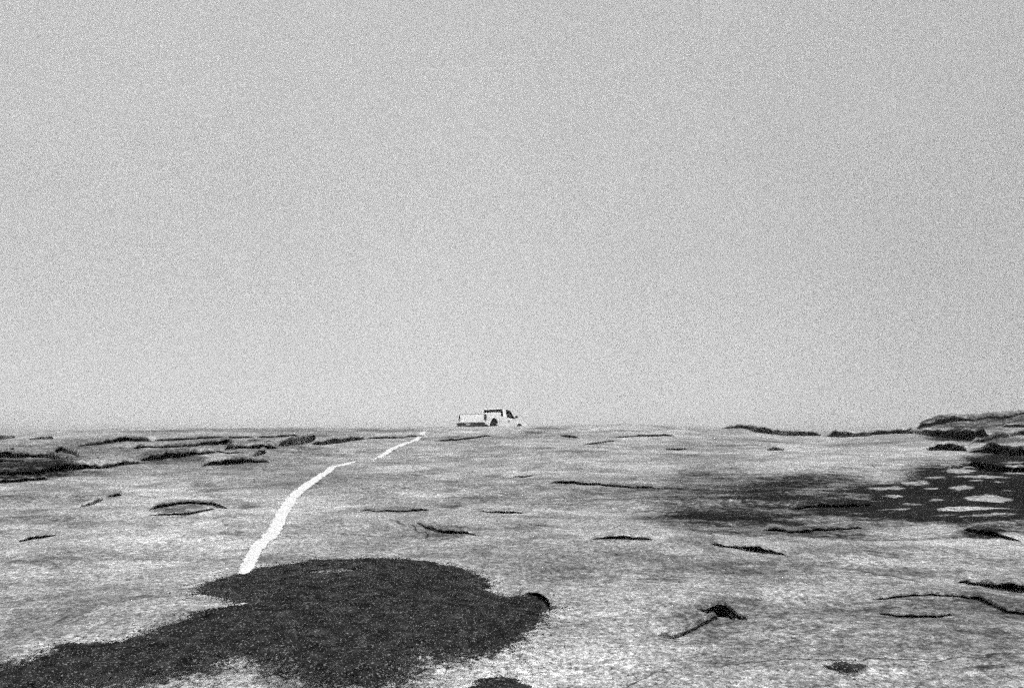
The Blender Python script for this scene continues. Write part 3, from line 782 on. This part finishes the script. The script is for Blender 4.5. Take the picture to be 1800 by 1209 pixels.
# ------------------------------------------------------------------ the pickup truck
def car_paint():
    m, nt, bs = new_mat("white_truck_paint")
    b = NB(nt)
    pos = b.n("ShaderNodeTexCoord").outputs["Object"]
    d = b.rng(b.noise(pos, 2.5, 4, 0.6), .35, .7, 1.0, 0.90)
    v = b.math('MULTIPLY', d, 0.90)
    comb = b.n("ShaderNodeCombineColor")
    for i in range(3): b.l(v, comb.inputs[i])
    b.l(comb.outputs[0], bs.inputs["Base Color"])
    bs.inputs["Roughness"].default_value = 0.35
    bs.inputs["Coat Weight"].default_value = 0.3
    return m
PAINT = car_paint()
DARK = simple("black_rubber_and_chassis", 0.02, 0.8, 0.2)
BUMP = simple("weathered_dark_bumper", 0.035, 0.6, 0.3)
LAMP = simple("dark_red_lamp_lens", 0.035, 0.2, 0.5)
TRIM = simple("grey_rubber_trim", 0.16, 0.7, 0.2)
CLEAR = simple("clear_lamp_lens", 0.5, 0.1, 0.5)
PLATE = simple("pale_plate", 0.35, 0.5, 0.3)
RIM = simple("painted_steel_rim", 0.06, 0.4, 0.4, metal=0.3)
SEATM = simple("dark_vinyl", 0.03, 0.7, 0.2)
def glass_mat():
    m, nt, bs = new_mat("tinted_window_glass")
    nt.nodes.remove(bs)
    b = NB(nt)
    out = nt.nodes["Material Output"]
    tr = b.n("ShaderNodeBsdfTransparent"); tr.inputs[0].default_value = (0.82, 0.82, 0.82, 1)
    gl = b.n("ShaderNodeBsdfGlossy"); gl.inputs["Roughness"].default_value = 0.03; gl.inputs[0].default_value = (0.8, 0.8, 0.8, 1)
    fr = b.n("ShaderNodeFresnel"); fr.inputs[0].default_value = 1.45
    mx = b.n("ShaderNodeMixShader")
    b.l(fr.outputs[0], mx.inputs[0]); b.l(tr.outputs[0], mx.inputs[1]); b.l(gl.outputs[0], mx.inputs[2]); b.l(mx.outputs[0], out.inputs[0])
    return m
GLASS = glass_mat()

def bm_obj(name, bm, mat, parent, bevel=0.0, smooth=False, loc=None):
    if bevel > 0:
        bmesh.ops.bevel(bm, geom=[e for e in bm.edges if len(e.link_faces) == 2 and e.calc_face_angle(0) > 0.5], offset=bevel, segments=2, affect='EDGES', clamp_overlap=True)
    bmesh.ops.recalc_face_normals(bm, faces=bm.faces)
    me = bpy.data.meshes.new(name); bm.to_mesh(me); bm.free()
    me.materials.append(mat)
    if smooth:
        for p in me.polygons: p.use_smooth = True
    o = bpy.data.objects.new(name, me); COL.objects.link(o); o.parent = parent
    if loc: o.location = loc
    return o
def add_box(bm, x0, x1, y0, y1, z0, z1):
    v = [bm.verts.new(p) for p in ((x0, y0, z0), (x1, y0, z0), (x1, y1, z0), (x0, y1, z0), (x0, y0, z1), (x1, y0, z1), (x1, y1, z1), (x0, y1, z1))]
    for f in ((0, 3, 2, 1), (4, 5, 6, 7), (0, 1, 5, 4), (1, 2, 6, 5), (2, 3, 7, 6), (3, 0, 4, 7)): bm.faces.new([v[i] for i in f])
def add_prism(bm, poly, y0, y1, lean=None):
    """polygon in x,z pulled from y0 to y1; lean(z) narrows it"""
    L = lean or (lambda z: 0.0)
    sg0, sg1 = (1 if y0 > 0 else -1), (1 if y1 > 0 else -1)
    a = [bm.verts.new((x, y0 - sg0 * L(z), z)) for x, z in poly]; b = [bm.verts.new((x, y1 - sg1 * L(z), z)) for x, z in poly]
    n = len(poly)
    bm.faces.new(a); bm.faces.new(b[::-1])
    for i in range(n): bm.faces.new((a[i], b[i], b[(i + 1) % n], a[(i + 1) % n]))
def arch(xc, zc, r, n=10):
    return [(xc - r * math.cos(math.pi * k / n), zc + r * math.sin(math.pi * k / n)) for k in range(n + 1)]
def add_lathe_y(bm, prof, n=28):
    """profile of (radius, y) turned about the y axis"""
    rings = []
    for (r, y) in prof:
        rings.append([bm.verts.new((r * math.cos(2 * math.pi * k / n), y, r * math.sin(2 * math.pi * k / n))) for k in range(n)])
    for a, b in zip(rings[:-1], rings[1:]):
        for k in range(n): bm.faces.new((a[k], a[(k + 1) % n], b[(k + 1) % n], b[k]))
    return rings

def build_truck():
    root = empty("pickup_truck", (TRK[0], TRK[1], TRK_Z))
    # local x runs ahead, y to the left, z up; nose down with the slope
    root.rotation_mode = 'ZYX'
    root.rotation_mode = 'XYZ'
    root.rotation_euler = (math.radians(-1.0), math.atan(TRK_N), math.pi / 2 - TRK_H)
    tag(root, "small white pickup truck parked on the crest seen from behind", "truck")
    HW = 0.82
    tuck = lambda z: 0.05 * max(0.0, (0.62 - z) / 0.3) + 0.03 * max(0.0, (z - 0.80) / 0.25)
    WR, WF, WZ = 0.95, 3.62, 0.33
    RAIL = 0.99
    # cargo bed: floor, two sides with wheel arches, front wall, inner wheel boxes
    bm = bmesh.new()
    side = [(0.10, 0.46), (WR - 0.45, 0.42)] + arch(WR, 0.42, 0.43) + [(WR + 0.45, 0.42), (1.98, 0.42), (1.98, RAIL), (0.10, RAIL)]
    for s in (1, -1):
        add_prism(bm, side, s * HW, s * (HW - 0.07), tuck)
    add_box(bm, 0.08, 1.97, -HW + 0.09, HW - 0.09, 0.53, 0.56)
    add_box(bm, 1.93, 1.975, -HW + 0.075, HW - 0.075, 0.565, RAIL - 0.01)
    bm_obj("cargo_bed", bm, PAINT, root)
    # tailgate
    bm = bmesh.new()
    add_box(bm, 0.03, 0.085, -HW + 0.10, HW - 0.10, 0.555, RAIL - 0.015)
    tg = bm_obj("tailgate", bm, PAINT, root, 0.012)
    bm = bmesh.new(); add_box(bm, 0.022, 0.09, -HW + 0.11, HW - 0.11, RAIL - 0.012, RAIL + 0.006); bm_obj("rail_cap", bm, TRIM, tg, 0.003)
    # tail lamps
    for s in (1, -1):
        bm = bmesh.new(); add_box(bm, 0.045, 0.14, *sorted((s * (HW - 0.09), s * (HW + 0.006))), 0.66, 0.955)
        bm_obj("tail_lamp", bm, LAMP, root, 0.012)
    # rear bumper, plate
    bm = bmesh.new(); add_box(bm, -0.14, 0.03, -HW + 0.02, HW - 0.02, 0.36, 0.53)
    add_box(bm, 0.03, 0.14, -0.5, 0.5, 0.38, 0.48)
    bp = bm_obj("rear_bumper", bm, BUMP, root, 0.02)
    bm = bmesh.new(); add_box(bm, -0.152, -0.142, -0.02, 0.24, 0.395, 0.505); bm_obj("number_plate", bm, PLATE, bp, 0.004)
    # chassis: rails, axles, tank
    bm = bmesh.new()
    for s in (1, -1): add_box(bm, WR - 0.46, WR + 0.46, *sorted((s * (HW - 0.12), s * (HW - 0.34))), 0.50, 0.86)
    for s in (1, -1): add_box(bm, 0.14, 4.1, *sorted((s * 0.34, s * 0.44)), 0.36, 0.52)
    add_box(bm, WR - 0.05, WR + 0.05, -0.64, 0.64, 0.29, 0.38); add_box(bm, WF - 0.05, WF + 0.05, -0.62, 0.62, 0.29, 0.38)
    add_box(bm, 1.5, 2.3, 0.46, 0.70, 0.30, 0.50); add_box(bm, 2.0, 3.4, -0.33, 0.33, 0.34, 0.50); add_box(bm, 0.2, 0.6, -0.32, 0.32, 0.34, 0.51)
    bm_obj("chassis", bm, DARK, root, 0.01)
    # body: front wings, sills, bonnet, grille panel, cab floor and back wall
    bm = bmesh.new()
    cab = [(2.02, 0.36), (WF - 0.44, 0.34)] + arch(WF, 0.38, 0.40) + [(WF + 0.44, 0.36), (4.38, 0.40), (4.42, 0.72), (4.36, 0.86), (3.30, 0.96), (2.02, 0.98)]
    for s in (1, -1): add_prism(bm, cab, s * HW, s * (HW - 0.09), tuck)
    add_prism(bm, [(4.30, 0.40), (4.41, 0.42), (4.43, 0.72), (4.37, 0.85), (4.30, 0.84)], HW - 0.093, -HW + 0.093)
    bon = [(3.28, 0.93), (3.28, 0.985), (3.8, 0.955), (4.25, 0.905), (4.355, 0.865), (4.33, 0.84), (4.2, 0.86), (3.8, 0.905)]
    add_prism(bm, bon, HW - 0.096, -HW + 0.096)
    add_box(bm, 2.08, 3.25, -HW + 0.093, HW - 0.093, 0.40, 0.44)
    add_box(bm, 2.025, 2.075, -HW + 0.093, HW - 0.093, 0.45, 1.02)
    add_box(bm, 3.20, 3.27, -HW + 0.093, HW - 0.093, 0.45, 0.97)
    body = bm_obj("body", bm, PAINT, root)
    # cab top: roof and pillars
    lean = lambda z: 0.05 + 0.16 * max(0.0, (z - 0.98) / 0.5)
    ZB, ZR = 0.985, 1.47
    bm = bmesh.new()
    for s in (1, -1):
        add_prism(bm, [(2.03, ZB - 0.02), (2.26, ZB - 0.02), (2.34, ZR - 0.05), (2.12, ZR - 0.05)], s * (HW + 0.012), s * (HW - 0.06), lean)     # broad rear pillar
        add_prism(bm, [(3.22, ZB - 0.04), (3.30, ZB - 0.04), (2.92, ZR - 0.05), (2.85, ZR - 0.05)], s * (HW + 0.012), s * (HW - 0.05), lean)
    # roof: crowned slab
    nx, ny = 8, 9
    top = []; bot = []
    for i in range(nx + 1):
        t = i / nx; x = 2.10 + t * 0.86
        rt, rb = [], []
        for j in range(ny + 1):
            q = -1 + 2 * j / ny; yy = q * (HW - 0.185)
            z = ZR + 0.035 * (1 - q ** 4) - 0.02 * (2 * t - 1) ** 4
            rt.append(bm.verts.new((x, yy, z))); rb.append(bm.verts.new((x, yy, ZR - 0.045)))
        top.append(rt); bot.append(rb)
    for i in range(nx):
        for j in range(ny):
            bm.faces.new((top[i][j], top[i + 1][j], top[i + 1][j + 1], top[i][j + 1])); bm.faces.new((bot[i][j], bot[i][j + 1], bot[i + 1][j + 1], bot[i + 1][j]))
        bm.faces.new((top[i][0], bot[i][0], bot[i + 1][0], top[i + 1][0])); bm.faces.new((top[i][ny], top[i + 1][ny], bot[i + 1][ny], bot[i][ny]))
    for j in range(ny):
        bm.faces.new((top[0][j], top[0][j + 1], bot[0][j + 1], bot[0][j])); bm.faces.new((top[nx][j], bot[nx][j], bot[nx][j + 1], top[nx][j + 1]))
    roof = bm_obj("cab_roof", bm, PAINT, root)
    # windows
    bm = bmesh.new()
    v = [bm.verts.new(p) for p in ((2.055, -0.70, 1.02), (2.055, 0.70, 1.02), (2.13, 0.58, ZR - 0.06), (2.13, -0.58, ZR - 0.06))]
    v2 = [bm.verts.new((p.co.x + 0.006, p.co.y, p.co.z)) for p in v]
    bm.faces.new(v[::-1]); bm.faces.new(v2)
    for i in range(4): bm.faces.new((v[i], v[(i + 1) % 4], v2[(i + 1) % 4], v2[i]))
    rw = bm_obj("rear_window", bm, GLASS, root)
    bm = bmesh.new()
    add_box(bm, 2.115, 2.135, -0.60, 0.60, ZR - 0.125, ZR - 0.055); add_box(bm, 2.07, 2.09, -0.69, 0.69, 1.02, 1.04)
    for s in (1, -1): add_prism(bm, [(2.057, 1.03), (2.075, 1.03), (2.145, ZR - 0.06), (2.125, ZR - 0.06)], s * 0.71, s * 0.66, lambda z: 0.12 * (z - 1.02) / 0.4)
    bm_obj("seal", bm, DARK, rw)
    bm = bmesh.new()
    v = [bm.verts.new(p) for p in ((3.30, -0.70, 0.985), (3.30, 0.70, 0.985), (2.93, 0.57, ZR - 0.05), (2.93, -0.57, ZR - 0.05))]
    v2 = [bm.verts.new((p.co.x + 0.008, p.co.y, p.co.z)) for p in v]
    bm.faces.new(v); bm.faces.new(v2[::-1])
    for i in range(4): bm.faces.new((v[i], v2[i], v2[(i + 1) % 4], v[(i + 1) % 4]))
    bm_obj("windscreen", bm, GLASS, root)
    # doors with window, seal, handle, mirror
    for s in (1, -1):
        bm = bmesh.new()
        add_prism(bm, [(2.24, 0.42), (3.16, 0.42), (3.20, 0.60), (3.22, 0.945), (2.24, 0.96)], s * (HW + 0.006), s * (HW - 0.02), tuck)
        d = bm_obj("door", bm, PAINT, root)
        bm = bmesh.new()
        add_prism(bm, [(2.28, ZB), (3.19, ZB - 0.02), (2.87, ZR - 0.075), (2.34, ZR - 0.075)], s * (HW - 0.010), s * (HW - 0.016), lean)
        bm_obj("window", bm, GLASS, d)
        bm = bmesh.new()                                      # dark rubber round the pane
        fr = [((2.26, ZB - 0.03), (3.24, ZB - 0.05), (3.18, ZB + 0.035), (2.28, ZB + 0.035)), ((3.15, ZB), (3.25, ZB - 0.03), (2.90, ZR - 0.05), (2.83, ZR - 0.08)),
              ((2.33, ZR - 0.085), (2.86, ZR - 0.085), (2.88, ZR - 0.052), (2.33, ZR - 0.052))]
        for q in fr: add_prism(bm, q, s * (HW + 0.004), s * (HW - 0.03), lean)
        bm_obj("window_seal", bm, DARK, d)
        bm = bmesh.new(); add_box(bm, 2.32, 2.46, *sorted((s * (HW + 0.008), s * (HW + 0.03))), 0.80, 0.83); bm_obj("handle", bm, DARK, d, 0.004)
        bm = bmesh.new(); add_box(bm, 3.02, 3.06, *sorted((s * (HW + 0.03), s * (HW + 0.17))), 1.02, 1.14); add_box(bm, 3.05, 3.09, *sorted((s * (HW - 0.01), s * (HW + 0.06))), 1.0, 1.03)
        bm_obj("mirror", bm, DARK, d, 0.008)
    # tool chest across the bed behind the cab
    bm = bmesh.new(); add_box(bm, 1.52, 1.91, -0.62, 0.72, 0.60, 1.20)
    tc = bm_obj("bed_locker", bm, PAINT, root, 0.015)
    # seat and wheel inside
    bm = bmesh.new(); add_box(bm, 2.35, 2.85, -0.62, 0.62, 0.60, 0.78); add_box(bm, 2.22, 2.36, -0.62, 0.62, 0.70, 1.18)
    bm_obj("seat", bm, SEATM, root, 0.04)
    # front lamps, front bumper
    for s in (1, -1):
        bm = bmesh.new(); add_box(bm, 4.40, 4.45, *sorted((s * 0.50, s * 0.72)), 0.63, 0.78); bm_obj("headlight", bm, CLEAR, root, 0.01)
    bm = bmesh.new(); add_box(bm, 4.44, 4.56, -HW + 0.02, HW - 0.02, 0.40, 0.54); bm_obj("front_bumper", bm, BUMP, root, 0.02)
    bm = bmesh.new(); add_box(bm, 4.425, 4.445, -0.46, 0.46, 0.60, 0.79); bm_obj("grille", bm, DARK, root, 0.006)
    # wheels
    def wheel():
        bm = bmesh.new()
        add_lathe_y(bm, [(0.19, -0.08), (0.24, -0.10), (0.30, -0.10), (0.325, -0.085), (0.33, -0.05), (0.33, 0.05), (0.325, 0.085), (0.30, 0.10), (0.24, 0.10), (0.19, 0.08), (0.19, -0.08)])
        w = bm_obj("wheel", bm, DARK, root, smooth=True)
        bm = bmesh.new()
        r = add_lathe_y(bm, [(0.195, -0.075), (0.195, -0.05), (0.16, -0.045), (0.12, -0.06), (0.06, -0.075), (0.055, -0.10), (0.02, -0.105)])
        bm.faces.new(r[-1])
        r = add_lathe_y(bm, [(0.195, 0.075), (0.195, 0.05), (0.16, 0.045), (0.12, 0.06), (0.06, 0.075), (0.055, 0.10), (0.02, 0.105)])
        bm.faces.new(r[-1])
        rm = bm_obj("rim", bm, RIM, w, smooth=True)
        return w, rm
    w, rm = wheel()
    spots = [(WR, HW - 0.14), (WR, -HW + 0.14), (WF, HW - 0.14), (WF, -HW + 0.14)]
    for k, (x, y) in enumerate(spots):
        if k == 0: ww = w
        else:
            ww = w.copy(); COL.objects.link(ww); ww.parent = root
            r2 = rm.copy(); COL.objects.link(r2); r2.parent = ww
        ww.location = (x, y, WZ)
    return root
build_truck()

# ------------------------------------------------------------------ the air: thin even haze round the whole scene
def build_haze():
    m, nt, bs = new_mat("thin_haze")
    nt.nodes.remove(bs)
    v = nt.nodes.new("ShaderNodeVolumePrincipled")
    v.inputs["Color"].default_value = (0.9, 0.9, 0.9, 1)
    v.inputs["Density"].default_value = 0.0016
    v.inputs["Anisotropy"].default_value = 0.2
    nt.links.new(v.outputs[0], nt.nodes["Material Output"].inputs["Volume"])
    bm = bmesh.new()
    add_box(bm, -1500, 1500, -1500, 1500, -96, 4.2)
    me = bpy.data.meshes.new("haze"); bmesh.ops.recalc_face_normals(bm, faces=bm.faces); bm.to_mesh(me); bm.free(); me.materials.append(m)
    o = bpy.data.objects.new("haze", me); COL.objects.link(o)
    tag(o, "thin pale haze hanging over the rock", "haze", kind="stuff")
build_haze()
